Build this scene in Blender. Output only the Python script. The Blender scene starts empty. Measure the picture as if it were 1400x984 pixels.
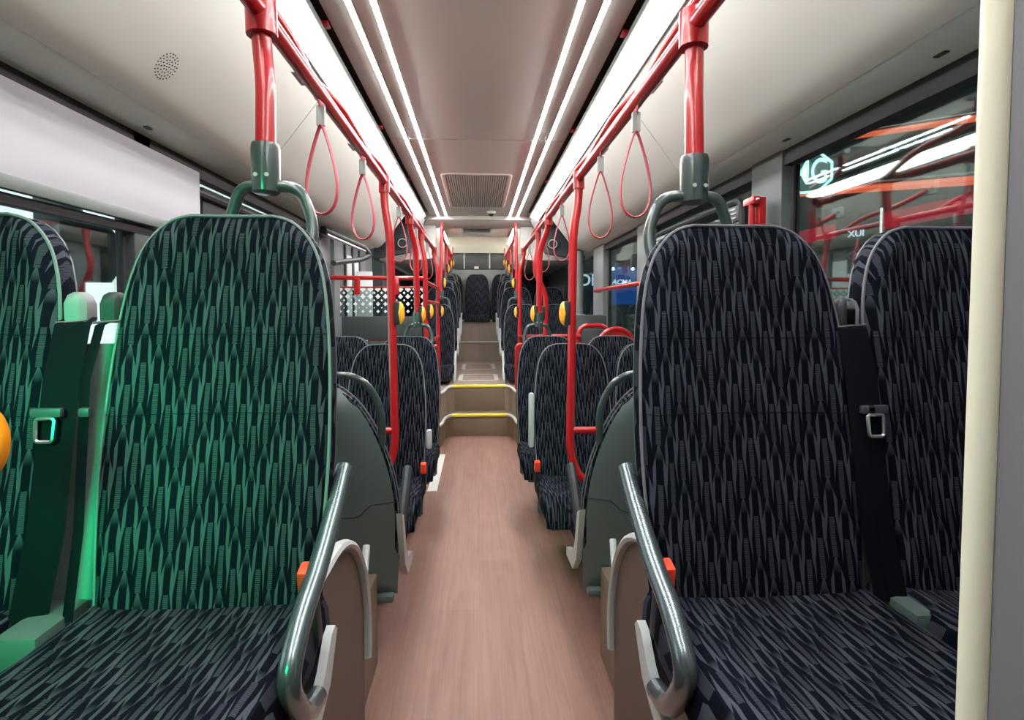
import bpy, bmesh, math, random
from mathutils import Vector, Matrix
random.seed(7)
S = bpy.context.scene
C = S.collection
R = math.radians

# ------------------------------------------------------------------ camera, world, exposure
cam = bpy.data.cameras.new('camera'); co = bpy.data.objects.new('camera', cam); C.objects.link(co)
cam.sensor_width = 36; cam.lens = 36 * 770 / 1400
cam.shift_x = 0.0; cam.shift_y = -34.4 / 1400
cam.clip_start = 0.02; cam.clip_end = 200
co.location = (0, 0, 1.30)
co.rotation_euler = (R(90 - 2.5), 0, -math.atan(46 / 770))
S.camera = co

W = bpy.data.worlds.new('world'); S.world = W; W.use_nodes = True
bg = W.node_tree.nodes['Background']; bg.inputs[0].default_value = (.55, .7, .68, 1); bg.inputs[1].default_value = .12

S.view_settings.view_transform = 'Standard'; S.view_settings.look = 'None'
S.view_settings.gamma = 1; S.view_settings.use_curve_mapping = False
S.view_settings.exposure = 0.0

# green door lamp up at the front, beyond the camera, that tints the seats on the roller-shade side
gl = bpy.data.lights.new('green_door_lamp', 'SPOT'); gl.color = (.0, 1, .36); gl.energy = 350; gl.spot_size = R(37); gl.spot_blend = .9
gl.shadow_soft_size = .3
go = bpy.data.objects.new('green_door_lamp', gl); C.objects.link(go); go.location = (-.78, -.35, 1.60)
go.rotation_euler = (Vector((-.66, 1.05, 1.05)) - go.location).to_track_quat('-Z', 'Y').to_euler()

LED_E, TUBE_E = 62.0, 21.0
hl = bpy.data.lights.new('hall_fill', 'AREA'); hl.energy = 260; hl.size = 5; hl.color = (.8, 1, .95)  # unseen area light added to brighten the hall outside the windows
ho = bpy.data.objects.new('hall_fill', hl); C.objects.link(ho); ho.location = (7, 9, 6.6)

# ------------------------------------------------------------------ materials
M = {}
def mat(name, col, rough=.5, metal=0, emit=None, strength=0, bump=0, bscale=200, coat=0, var=0, vscale=4):
    m = bpy.data.materials.new(name); m.use_nodes = True; M[name] = m
    nt = m.node_tree; b = nt.nodes['Principled BSDF']
    b.inputs['Base Color'].default_value = (*col, 1); b.inputs['Roughness'].default_value = rough; b.inputs['Metallic'].default_value = metal
    if coat: b.inputs['Coat Weight'].default_value = coat; b.inputs['Coat Roughness'].default_value = .08
    if emit: b.inputs['Emission Color'].default_value = (*emit, 1); b.inputs['Emission Strength'].default_value = strength
    if bump or var:
        tc = nt.nodes.new('ShaderNodeTexCoord'); nz = nt.nodes.new('ShaderNodeTexNoise'); nt.links.new(tc.outputs['Object'], nz.inputs['Vector'])
        if var:
            nz.inputs['Scale'].default_value = vscale; nz.inputs['Detail'].default_value = 5
            mx = nt.nodes.new('ShaderNodeMixRGB'); mx.inputs[1].default_value = (*[c * (1 - var) for c in col], 1); mx.inputs[2].default_value = (*[min(1, c * (1 + var)) for c in col], 1)
            nt.links.new(nz.outputs['Fac'], mx.inputs[0]); nt.links.new(mx.outputs[0], b.inputs['Base Color'])
        if bump:
            n2 = nt.nodes.new('ShaderNodeTexNoise'); n2.inputs['Scale'].default_value = bscale; nt.links.new(tc.outputs['Object'], n2.inputs['Vector'])
            bp = nt.nodes.new('ShaderNodeBump'); bp.inputs['Strength'].default_value = bump; bp.inputs['Distance'].default_value = .002
            nt.links.new(n2.outputs['Fac'], bp.inputs['Height']); nt.links.new(bp.outputs[0], b.inputs['Normal'])
    return m

mat('red', (.44, .010, .013), .28, coat=.5)
mat('red_strap', (.50, .07, .10), .5, bump=.2, bscale=600)
mat('cream', (.555, .57, .525), .48, bump=.05, bscale=300, var=.02)
mat('cream_edge', (.78, .74, .58), .4)
mat('header_cream', (.85, .83, .70), .45)
mat('ceiling_panel', (.52, .555, .52), .36, var=.03)
mat('soffit', (.62, .70, .62), .5, bump=.1)
mat('beam_white', (.68, .66, .62), .4)
mat('pillar', (.16, .175, .175), .45, var=.04)
mat('pillar_dark', (.085, .10, .095), .45, var=.04)
mat('wall_grey', (.22, .235, .235), .55, bump=.08)
mat('black', (.012, .013, .015), .6)
mat('rubber', (.02, .022, .024), .6)
mat('dark_grey', (.045, .05, .055), .45)
mat('shell', (.078, .108, .102), .38, bump=.15, bscale=500, var=.05)
mat('handle', (.035, .058, .053), .3, coat=.4)
mat('arm_metal', (.16, .19, .20), .25, metal=.75)
mat('steel', (.6, .6, .6), .3, metal=1)
mat('grey_plastic', (.42, .45, .44), .4)
mat('guide_grey', (.20, .195, .21), .45)
mat('spacer', (.16, .20, .185), .5)
mat('light_trim', (.62, .62, .58), .4)
mat('yellow', (.82, .68, .05), .45)
mat('button_yellow', (.95, .42, .03), .35, coat=.3)
mat('button_orange', (.95, .28, .01), .35, coat=.3)
mat('buckle_red', (.85, .06, .025), .4)
mat('belt', (.003, .004, .006), .7, bump=.3, bscale=900)
mat('piping', (.14, .145, .155), .6, bump=.3, bscale=900)
mat('mark_white', (.72, .68, .62), .6)
mat('sheet_white', (.78, .78, .72), .5)
mat('shade', (.50, .49, .52), .75, bump=.2, bscale=700)
mat('shade_bar', (.14, .165, .15), .4)
mat('partition_grey', (.42, .42, .46), .35)
mat('door_white', (.75, .82, .82), .4)
mat('podium', (.19, .138, .09), .5, var=.15, vscale=6)
mat('arch', (.085, .062, .046), .5, var=.2, vscale=7)
mat('led', (1, 1, 1), .5, emit=(.93, .95, 1), strength=LED_E)
mat('tube_light', (1, 1, 1), .5, emit=(1, .98, .90), strength=TUBE_E)
mat('rear_tube', (1, 1, 1), .5, emit=(1, .97, .90), strength=48)
mat('down_light', (1, 1, 1), .5, emit=(1, .95, .85), strength=8)
mat('hall_dark', (.10, .125, .12), .8, var=.2, vscale=.6)
mat('hall_floor', (.12, .12, .12), .5)
mat('steel_dark', (.06, .07, .07), .5, metal=.3)
mat('sign_glow', (1, 1, 1), .5, emit=(.55, 1, .92), strength=2.6)
mat('white_glow', (1, 1, 1), .5, emit=(1, .98, .93), strength=1.7)
mat('spot_glow', (1, 1, 1), .5, emit=(.8, 1, .95), strength=6)
mat('red_glow', (1, .2, .1), .5, emit=(1, .16, .07), strength=1.3)
mat('red_board', (.3, .01, .02), .5, emit=(.5, .01, .04), strength=.7)
mat('blue_board', (.01, .03, .12), .4, emit=(.005, .07, .3), strength=1.1)
mat('text_white', (.8, .85, .9), .5, emit=(.75, .85, 1), strength=1.3)
mat('backlit_wall', (.9, .9, .9), .5, emit=(.92, .96, 1), strength=2.2)
mat('display_dark', (.07, .09, .09), .6, var=.3, vscale=2)
mat('leaf', (.06, .16, .11), .6)

def nodes(name):
    m = bpy.data.materials.new(name); m.use_nodes = True; M[name] = m
    return m, m.node_tree, m.node_tree.nodes['Principled BSDF']

def mth(nt, op, a, b=None, c=None, clamp=False):
    n = nt.nodes.new('ShaderNodeMath'); n.operation = op; n.use_clamp = clamp
    for i, v in enumerate((a, b, c)):
        if v is None: continue
        if isinstance(v, (int, float)): n.inputs[i].default_value = v
        else: nt.links.new(v, n.inputs[i])
    return n.outputs[0]

def fabric():
    m, nt, b = nodes('fabric')
    uv = nt.nodes.new('ShaderNodeUVMap'); sx = nt.nodes.new('ShaderNodeSeparateXYZ')
    nz = nt.nodes.new('ShaderNodeTexNoise'); nz.inputs['Scale'].default_value = 14; nz.inputs['Detail'].default_value = 1
    nt.links.new(uv.outputs[0], nz.inputs['Vector']); nt.links.new(uv.outputs[0], sx.inputs[0])
    f = lambda op, *a, **k: mth(nt, op, *a, **k)
    wob = f('MULTIPLY', f('SUBTRACT', nz.outputs['Fac'], .5), .006)
    u = f('DIVIDE', f('ADD', sx.outputs[0], wob), .0235)
    k = f('FLOOR', f('ADD', u, .5)); d = f('ABSOLUTE', f('SUBTRACT', u, k))
    # zig-zag of the columns: 0 1 2 3 2 1
    tri = f('SUBTRACT', 3, f('ABSOLUTE', f('SUBTRACT', f('FLOORED_MODULO', k, 6), 3)))
    v = f('FRACT', f('ADD', f('MULTIPLY', f('ADD', sx.outputs[1], f('MULTIPLY', tri, .0393)), -1 / .143), 40.0))
    # v 0..0.5 dotted bar, 0.5..1 core and leaf (v runs downwards)
    isbar = f('LESS_THAN', v, .5)
    dots = f('GREATER_THAN', f('SINE', f('MULTIPLY', sx.outputs[1], 2 * math.pi / .0032)), -.25)
    bar = f('MULTIPLY', f('MULTIPLY', isbar, f('LESS_THAN', d, .19)), f('ADD', f('MULTIPLY', dots, .55), .45))
    t = f('MULTIPLY', f('SUBTRACT', v, .5), 2)
    hw = f('MINIMUM', f('ADD', f('MULTIPLY', t, .8), .06), .5)
    leaf = f('MULTIPLY', f('SUBTRACT', 1, isbar), f('LESS_THAN', d, hw))
    core = f('LESS_THAN', d, .27)
    grad = f('MULTIPLY', core, f('MULTIPLY', t, 2.6), clamp=True)
    leafv = f('MULTIPLY', leaf, f('SUBTRACT', 1, f('MINIMUM', grad, 1.0)))
    tail = f('MULTIPLY', f('LESS_THAN', v, .30), f('GREATER_THAN', d, f('ADD', f('MULTIPLY', v, .7), .29)))
    val = f('MAXIMUM', f('MAXIMUM', f('MULTIPLY', bar, .72), leafv), tail)
    fine = nt.nodes.new('ShaderNodeTexNoise'); fine.inputs['Scale'].default_value = 900; nt.links.new(uv.outputs[0], fine.inputs['Vector'])
    val = f('MULTIPLY', val, f('ADD', .75, f('MULTIPLY', fine.outputs['Fac'], .5)))
    mx = nt.nodes.new('ShaderNodeMixRGB'); mx.inputs[1].default_value = (.0026, .0033, .0075, 1); mx.inputs[2].default_value = (.048, .054, .067, 1)
    nt.links.new(val, mx.inputs[0]); nt.links.new(mx.outputs[0], b.inputs['Base Color'])
    b.inputs['Roughness'].default_value = .85; b.inputs['Specular IOR Level'].default_value = .05
    bp = nt.nodes.new('ShaderNodeBump'); bp.inputs['Strength'].default_value = .35; bp.inputs['Distance'].default_value = .0015
    nt.links.new(f('ADD', val, f('MULTIPLY', fine.outputs['Fac'], .5)), bp.inputs['Height']); nt.links.new(bp.outputs[0], b.inputs['Normal'])
fabric()
M['belt'].node_tree.nodes['Principled BSDF'].inputs['Specular IOR Level'].default_value = .05

def wood(name, c1, c2, c3, rough):
    m, nt, b = nodes(name)
    tc = nt.nodes.new('ShaderNodeTexCoord'); mp = nt.nodes.new('ShaderNodeMapping'); mp.inputs['Scale'].default_value = (60, 1.6, 10)
    n1 = nt.nodes.new('ShaderNodeTexNoise'); n1.inputs['Scale'].default_value = 1; n1.inputs['Detail'].default_value = 8; n1.inputs['Distortion'].default_value = 1.1
    nt.links.new(tc.outputs['Object'], mp.inputs[0]); nt.links.new(mp.outputs[0], n1.inputs['Vector'])
    n4 = nt.nodes.new('ShaderNodeTexNoise'); n4.inputs['Scale'].default_value = 1; n4.inputs['Detail'].default_value = 3; n4.inputs['Distortion'].default_value = 2.5
    m2 = nt.nodes.new('ShaderNodeMapping'); m2.inputs['Scale'].default_value = (5, .9, 1); nt.links.new(tc.outputs['Object'], m2.inputs[0]); nt.links.new(m2.outputs[0], n4.inputs['Vector'])
    mixf = mth(nt, 'ADD', mth(nt, 'MULTIPLY', n1.outputs['Fac'], .5), mth(nt, 'MULTIPLY', n4.outputs['Fac'], .5))
    br = nt.nodes.new('ShaderNodeTexBrick'); br.offset = .4; br.inputs['Scale'].default_value = 1; br.inputs['Brick Width'].default_value = 1.2; br.inputs['Row Height'].default_value = .17
    br.inputs['Color1'].default_value = (.44, .44, .44, 1); br.inputs['Color2'].default_value = (.58, .58, .58, 1); br.inputs['Mortar'].default_value = (.42, .42, .42, 1); br.inputs['Mortar Size'].default_value = .0015
    m3 = nt.nodes.new('ShaderNodeMapping'); m3.inputs['Rotation'].default_value = (0, 0, R(90)); nt.links.new(tc.outputs['Object'], m3.inputs[0]); nt.links.new(m3.outputs[0], br.inputs['Vector'])
    tot = mth(nt, 'ADD', mth(nt, 'MULTIPLY', mixf, .6), mth(nt, 'MULTIPLY', br.outputs['Color'], .42))
    cr = nt.nodes.new('ShaderNodeValToRGB'); e = cr.color_ramp.elements
    e[0].position = .3; e[0].color = (*c1, 1); e[1].position = .72; e[1].color = (*c3, 1); k = e.new(.5); k.color = (*c2, 1)
    nt.links.new(tot, cr.inputs[0]); nt.links.new(cr.outputs[0], b.inputs['Base Color']); b.inputs['Roughness'].default_value = rough
    bp = nt.nodes.new('ShaderNodeBump'); bp.inputs['Strength'].default_value = .08; nt.links.new(n1.outputs['Fac'], bp.inputs['Height']); nt.links.new(bp.outputs[0], b.inputs['Normal'])
wood('floor_wood', (.17, .082, .060), (.27, .138, .104), (.37, .21, .162), .55)
wood('platform_vinyl', (.24, .175, .14), (.31, .235, .19), (.37, .285, .24), .5)

def glass(name, tint, refl):
    m, nt, b = nodes(name); nt.nodes.remove(b)
    out = nt.nodes['Material Output']; tr = nt.nodes.new('ShaderNodeBsdfTransparent'); tr.inputs[0].default_value = (*tint, 1)
    gl_ = nt.nodes.new('ShaderNodeBsdfGlossy'); gl_.inputs['Roughness'].default_value = .02; gl_.inputs[0].default_value = (.9, .95, .95, 1)
    fr = nt.nodes.new('ShaderNodeFresnel'); fr.inputs[0].default_value = 1.45
    mx = nt.nodes.new('ShaderNodeMixShader'); nt.links.new(mth(nt, 'MULTIPLY', fr.outputs[0], refl), mx.inputs[0])
    nt.links.new(tr.outputs[0], mx.inputs[1]); nt.links.new(gl_.outputs[0], mx.inputs[2]); nt.links.new(mx.outputs[0], out.inputs[0])
glass('glass', (.82, .90, .88), .55)

def lattice_glass():
    m, nt, b = nodes('lattice_glass')
    out = nt.nodes['Material Output']
    tc = nt.nodes.new('ShaderNodeTexCoord'); sp = nt.nodes.new('ShaderNodeSeparateXYZ'); nt.links.new(tc.outputs['Object'], sp.inputs[0])
    f = lambda op, *a, **k: mth(nt, op, *a, **k)
    x, z = sp.outputs[0], sp.outputs[2]
    s = .06
    def cell(off):
        fx = f('ABSOLUTE', f('SUBTRACT', f('FRACT', f('ADD', f('DIVIDE', x, s), off + 50)), .5)); fz = f('ABSOLUTE', f('SUBTRACT', f('FRACT', f('ADD', f('DIVIDE', z, s), off + 50)), .5))
        return f('ADD', fx, fz)
    big = f('LESS_THAN', cell(0), f('ADD', f('MULTIPLY', z, 1.0), .20)); small = f('LESS_THAN', cell(.5), f('ADD', f('MULTIPLY', z, .8), .05))
    msk = f('MULTIPLY', f('MAXIMUM', big, small), f('GREATER_THAN', z, 0.0))
    b.inputs['Base Color'].default_value = (.85, .88, .86, 1); b.inputs['Roughness'].default_value = .6
    tr = nt.nodes.new('ShaderNodeBsdfTransparent'); tr.inputs[0].default_value = (.62, .70, .70, 1)
    mx = nt.nodes.new('ShaderNodeMixShader'); nt.links.new(msk, mx.inputs[0]); nt.links.new(tr.outputs[0], mx.inputs[1]); nt.links.new(b.outputs[0], mx.inputs[2]); nt.links.new(mx.outputs[0], out.inputs[0])
lattice_glass()

# ------------------------------------------------------------------ mesh helpers
def fillet(pts, r, n=6):
    pts = [Vector(p) for p in pts]; out = [pts[0]]
    for i in range(1, len(pts) - 1):
        a, b, c = pts[i - 1], pts[i], pts[i + 1]
        d1, d2 = (a - b), (c - b); q = min(r, d1.length * .49, d2.length * .49)
        p1, p2 = b + d1.normalized() * q, b + d2.normalized() * q
        for k in range(n + 1):
            t = k / n; out.append(p1 * (1 - t) ** 2 + b * 2 * t * (1 - t) + p2 * t * t)
    out.append(pts[-1]); return out

class MB:
    def __init__(s): s.v = []; s.f = []; s.uv = {}
    def add(s, vs, fs, uvs=None):
        o = len(s.v); s.v += [tuple(v) for v in vs]; s.f += [tuple(i + o for i in f) for f in fs]
        if uvs: 
            for i, u in enumerate(uvs): s.uv[o + i] = u
        return s
    def box(s, c, d, b=0, rz=0):
        c = Vector(c); h = Vector(d) / 2; mt = Matrix.Rotation(rz, 3, 'Z')
        if b <= 0:
            vs = [c + mt @ Vector((x * h.x, y * h.y, z * h.z)) for x in (-1, 1) for y in (-1, 1) for z in (-1, 1)]
            return s.add(vs, [(0, 1, 3, 2), (4, 6, 7, 5), (0, 4, 5, 1), (2, 3, 7, 6), (0, 2, 6, 4), (1, 5, 7, 3)])
        bm = bmesh.new(); bmesh.ops.create_cube(bm, size=1)
        for v in bm.verts: v.co = Vector((v.co.x * d[0], v.co.y * d[1], v.co.z * d[2]))
        bmesh.ops.bevel(bm, geom=bm.edges[:], offset=min(b, min(d) * .49), segments=2, affect='EDGES', profile=.6)
        bm.verts.index_update()
        vs = [c + mt @ v.co for v in bm.verts]; fs = [[v.index for v in f.verts] for f in bm.faces]; bm.free()
        return s.add(vs, fs)
    def tube(s, pts, r, n=12, closed=False, caps=True, flat=None):
        """r a number or list; flat=(w,h): band section"""
        pts = [Vector(p) for p in pts]; m = len(pts); rs = r if isinstance(r, (list, tuple)) else [r] * m
        up = None; vs = []
        for i, p in enumerate(pts):
            if closed: t = pts[(i + 1) % m] - pts[i - 1]
            else: t = pts[min(i + 1, m - 1)] - pts[max(i - 1, 0)]
            t.normalize()
            if up is None: up = Vector((0, 0, 1)) if abs(t.z) < .9 else Vector((0, 1, 0))
            up = (up - t * up.dot(t))
            if up.length < 1e-4: up = t.orthogonal()
            up.normalize(); sd = t.cross(up)
            for k in range(n):
                a = 2 * math.pi * k / n
                if flat: vs.append(p + sd * (math.cos(a) * flat[0]) + up * (math.sin(a) * flat[1]))
                else: vs.append(p + (sd * math.cos(a) + up * math.sin(a)) * rs[i])
        fs = []
        for i in range(m if closed else m - 1):
            j = (i + 1) % m
            for k in range(n): fs.append((i * n + k, i * n + (k + 1) % n, j * n + (k + 1) % n, j * n + k))
        if caps and not closed: fs += [tuple(range(n - 1, -1, -1)), tuple((m - 1) * n + k for k in range(n))]
        return s.add(vs, fs)
    def loft(s, loops, caps=True, uvs=None, closed=True):
        n = len(loops[0]); vs = [p for l in loops for p in l]; fs = []
        for i in range(len(loops) - 1):
            for k in range(n if closed else n - 1): fs.append((i * n + k, i * n + (k + 1) % n, (i + 1) * n + (k + 1) % n, (i + 1) * n + k))
        if caps: fs += [tuple(range(n - 1, -1, -1)), tuple((len(loops) - 1) * n + k for k in range(n))]
        return s.add(vs, fs, [q for l in uvs for q in l] if uvs else None)
    def prism(s, outline, axis, a, b):
        """outline of 2-D points, extruded along axis from a to b"""
        def P(p, q): return {'x': (q, p[0], p[1]), 'y': (p[0], q, p[1]), 'z': (p[0], p[1], q)}[axis]
        n = len(outline); vs = [P(p, a) for p in outline] + [P(p, b) for p in outline]
        fs = [tuple(range(n)), tuple(range(2 * n - 1, n - 1, -1))] + [(k, n + k, n + (k + 1) % n, (k + 1) % n) for k in range(n)]
        return s.add(vs, fs)
    def mesh(s, name):
        me = bpy.data.meshes.new(name); me.from_pydata(s.v, [], s.f)
        if s.uv:
            l = me.uv_layers.new(name='UVMap')
            for lp in me.loops: l.data[lp.index].uv = s.uv.get(lp.vertex_index, (0, 0))
        bm = bmesh.new(); bm.from_mesh(me); bmesh.ops.recalc_face_normals(bm, faces=bm.faces); bm.to_mesh(me); bm.free()
        return me

def link(name, me, m, parent=None, smooth=True, loc=None):
    o = bpy.data.objects.new(name, me); C.objects.link(o)
    if not me.materials: me.materials.append(M[m])
    if smooth and not me.get('sm'):
        me.shade_smooth()
        try: me.set_sharp_from_angle(angle=R(38))
        except Exception: pass
        me['sm'] = 1
    if parent: o.parent = parent
    if loc: o.location = loc
    return o

def build(mb, name, m, parent=None, origin=None, smooth=True):
    """one mesh object; origin: world point that becomes the object's origin (top-level things)"""
    if origin is not None:
        q = Vector(origin); mb.v = [tuple(Vector(v) - q) for v in mb.v]
    o = link(name, mb.mesh(name), m, parent, smooth)
    if origin is not None: o.location = origin
    return o

def tag(o, label=None, cat=None, group=None, kind=None):
    if label: o['label'] = label
    if cat: o['category'] = cat
    if group: o['group'] = group
    if kind: o['kind'] = kind
    return o

def thing(name, loc, label, cat, group=None, rz=0):
    o = bpy.data.objects.new(name, None); C.objects.link(o); o.location = loc; o.rotation_euler = (0, 0, rz); o.empty_display_size = .1
    return tag(o, label, cat, group)

def rel(pts, o): return [tuple(Vector(p) - Vector(o)) for p in pts]

def arc(cx, cz, r, a0, a1, n=12):
    return [(cx + r * math.cos(R(a0 + (a1 - a0) * k / n)), cz + r * math.sin(R(a0 + (a1 - a0) * k / n))) for k in range(n + 1)]

WX = 1.22   # inner wall face

# ------------------------------------------------------------------ floor, steps, podiums
fl = build(MB().box((0, 2.15, -.03), (2 * WX, 7.3, .06)), 'floor', 'floor_wood', smooth=False)
tag(fl, 'reddish brown wood-look vinyl floor of the bus aisle', 'floor', kind='structure')
def step_outline(ya, ys, yb, xa=.285, cx=.01):
    L = [(-WX, ys), (-.50, ys), (-.42, ys + .03), (-.375, ys + .1), (-.36, ys + .2), (-.345, ya - .14), (-.315, ya - .03), (-xa, ya)]
    return [(x + cx, y) for x, y in L[1:]], [(-x + cx, y) for x, y in reversed(L[1:])], [(WX, ys), (WX, yb), (-WX, yb), (-WX, ys)]
for i, (ya, ys, yb, z0, z1) in enumerate(((5.80, 5.20, 6.4, 0, .215), (6.07, 5.50, 9.05, .215, .48))):
    l, r_, e = step_outline(ya, ys, yb)
    build(MB().prism([e[3]] + l + r_ + e[:3], 'z', z0, z1), 'step_block', 'podium' if i == 0 else 'platform_vinyl', fl, smooth=False)
    for side in (l, r_):
        build(MB().tube([(x, y, z1) for x, y in side], .016, 8), 'edge_trim', 'light_trim', fl)
    build(MB().tube([(-.275, ya, z1), (.295, ya, z1)], .018, 8), 'step_nosing', 'yellow', fl)
    build(MB().box((.01, ya - .004, z0 + (z1 - z0) / 2 - .02), (.55, .008, z1 - z0 - .045), .002), 'riser_panel', 'podium', fl)
build(MB().box((0, 9.55, .635), (2 * WX, 1.0, .31)), 'step_block', 'platform_vinyl', fl, smooth=False)
build(MB().box((0, 9.68, .96), (2 * WX, .76, .345)), 'step_block', 'platform_vinyl', fl, smooth=False)
for y, z, w in ((9.05, .79, .62), (9.30, 1.133, .56)):
    build(MB().box((0, y, z), (w, .03, .022), .006), 'step_nosing', 'light_trim', fl)
for y0, y1, w in ((6.55, 7.2, .215), (7.8, 8.6, .215)):
    o = [(-w, y0), (w, y0), (w, y1), (-w, y1)]
    pts = fillet([((o[0][0] + o[1][0]) / 2, y0, .483)] + [(x, y, .483) for x, y in (o[1], o[2], o[3], o[0])] + [((o[0][0] + o[1][0]) / 2, y0, .483)], .09, 5)
    build(MB().tube([(x, y, z) for x, y, z in pts], .01, 6, flat=(.026, .002)), 'floor_hatch_outline', 'mark_white', fl)
build(MB().prism([(-.37, 4.02), (-.30, 4.02), (-.30, 5.05), (-.36, 5.05)], 'z', .0005, .004), 'floor_marking', 'sheet_white', fl, smooth=False)

# wheel boxes beside the aisle, with curved arch covers
for sg, cx, ax in ((-1, -.372, -.335), (1, .455, .405)):
    t = thing('wheel_box', (cx + sg * .4, 1.0, 0), 'brown wheel box under the seats on the roller-shade side' if sg < 0 else 'brown wheel box under the seats on the hammer side', 'wheel box'); t['kind'] = 'structure'
    xs = sorted((cx, sg * WX))
    build(MB().box(((xs[0] + xs[1]) / 2 - t.location.x, .85 - 1.0, .17), (xs[1] - xs[0], 2.4, .34), .01), 'box_body', 'podium', t)
    # arch cover: rounded towards the back of the bus
    prof = [(-.35, 0), (-.35, .72)] + arc(1.26, .36, .37, 90, -5, 14) + [(1.62, 0)]
    xs2 = sorted((ax, ax + sg * .1))
    build(MB().prism([(y - 1.0, z) for y, z in prof], 'x', xs2[0] - t.location.x, xs2[1] - t.location.x), 'arch_cover', 'arch', t)
    pts = [(ax - t.location.x - sg * .002, y - 1.0, z) for y, z in [(.6, .74)] + arc(1.26, .36, .385, 90, -12, 16)]
    build(MB().tube(pts, .01, 8, flat=(.017, .012)), 'arch_trim', 'grey_plastic', t)
    pb = [(ax - t.location.x + sg * .02, 1.64 - 1.0, .30), (cx - t.location.x, 1.86 - 1.0, .52)]
    build(MB().tube(pb, .012, 8), 'support_strut', 'grey_plastic', t)

# ------------------------------------------------------------------ walls, pillars, windows
def wall_side(sg):
    nm = 'wall_left' if sg < 0 else 'wall_right'
    x = sg * (WX + .03)
    w = build(MB().box((x, 4.3, .42), (.06, 11.6, .86)), nm, 'wall_grey', smooth=False); w['kind'] = 'structure'
    build(MB().box((x, 4.3, 2.19), (.06, 11.6, .52)), 'upper_panel', 'dark_grey', w, smooth=False)
    build(MB().box((sg * (WX + .005), 2.4, 1.90), (.05, 7.8, .065), .004), 'window_header', 'black', w)
    return w
wl, wr = wall_side(-1), wall_side(1)
def pillar(sg, y0, y1, m='pillar', parent=None, d=.05):
    return build(MB().box((sg * (WX - d / 2 + .04), (y0 + y1) / 2, 1.38), (d + .02, y1 - y0, 1.12), .012), 'window_pillar', m, parent)
pillar(1, 2.17, 2.42, 'pillar_dark', wr, .06); pillar(1, 3.86, 4.16, parent=wr, d=.07); pillar(1, 5.3, 5.75, parent=wr, d=.07); pillar(1, 7.2, 7.5, parent=wr)
pillar(-1, 2.06, 2.18, 'dark_grey', wl); pillar(-1, 4.3, 4.62, parent=wl, d=.07); pillar(-1, 6.1, 6.5, parent=wl); pillar(-1, 7.6, 7.9, parent=wl)
for sg, w in ((-1, wl), (1, wr)):
    build(MB().box((sg * (WX + .01), 9.0, 1.35), (.05, 2.2, 1.1)), 'rear_side_panel', 'dark_grey', w, smooth=False)

nwin = [0]
def window(sg, y0, y1, z0=.86, z1=1.875, hopper=False):
    nwin[0] += 1
    x = sg * (WX + .02)
    t = bpy.data.objects.new('window_%d' % nwin[0], None); C.objects.link(t); t.location = (x, (y0 + y1) / 2, z0); t['kind'] = 'structure'
    cy, h, w = 0, z1 - z0, y1 - y0
    fr = fillet([(0, 0, 0), (0, w / 2, 0), (0, w / 2, h), (0, -w / 2, h), (0, -w / 2, 0), (0, 0, 0)], .035, 5)
    build(MB().tube(fr, .010, 6), 'window_frame', 'rubber', t)
    build(MB().box((sg * .006, 0, h / 2), (.005, w, h)), 'pane', 'glass', t, smooth=False)
    if hopper:
        q = -sg * .035
        fr = fillet([(q, 0, h - .33), (q, w / 2 - .1, h - .33), (q, w / 2 - .1, h - .07), (q, -w / 2 + .1, h - .07), (q, -w / 2 + .1, h - .33), (q, 0, h - .33)], .07, 6)
        build(MB().tube(fr, .018, 8), 'hopper_frame', 'black', t)
        for yy in ((.0 if sg < 0 else -w / 2 + .2), w / 2 - .25):
            g = build(MB().box((q - sg * .012, yy, h - .13), (.02, .2, .075), .012), 'hopper_latch', 'dark_grey', t)
            for k in range(3): build(MB().box((q - sg * .024, yy, h - .15 + .02 * k), (.006, .16, .008), .002), 'latch_rib', 'grey_plastic', g)
    return t
window(-1, -.4, 2.06); w2 = window(-1, 2.18, 4.3, hopper=True)
build(MB().box((.015, .2, .905), (.02, 1.7, .16), .004), 'upper_blind', 'black', w2)
window(1, -.4, 2.17); window(1, 2.42, 3.86, hopper=True); window(1, 4.16, 5.3); window(1, 5.75, 7.2)

# driver-side partition with a cream edge, and rear wall
pw = build(MB().box((0.8435, .485, 1.2), (0.7530, .02, 2.3)), 'wall_partition', 'partition_grey', smooth=False); pw['kind'] = 'structure'
build(MB().tube([(0.4550, .48, .05), (0.4550, .48, 2.35)], .0115, 14), 'edge_strip', 'cream_edge', pw)

rw = build(MB().box((0, 10.1, 1.3), (2 * WX + .1, .1, 2.6)), 'wall_rear', 'wall_grey', smooth=False); rw['kind'] = 'structure'
build(MB().prism([(9.72, 2.56), (9.74, 2.57), (9.99, 2.31), (9.95, 2.30)], 'x', -.62, .58), 'header_panel', 'header_cream', rw, smooth=False)
build(MB().box((-.02, 10.03, 2.17), (1.9, .04, .30), .01), 'rear_screen', 'dark_grey', rw)
build(MB().box((-.02, 10.0, 1.62), (1.9, .08, .78), .01), 'back_panel', 'pillar', rw)
for x in (-.245, .2): build(MB().tube([(x, 10.0, 2.03), (x, 10.0, 2.30)], .013, 8), 'screen_rod', 'grey_plastic', rw)
build(MB().box((-.03, 9.985, 2.05), (.08, .012, .045), .003), 'notice_plate', 'sheet_white', rw)

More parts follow.
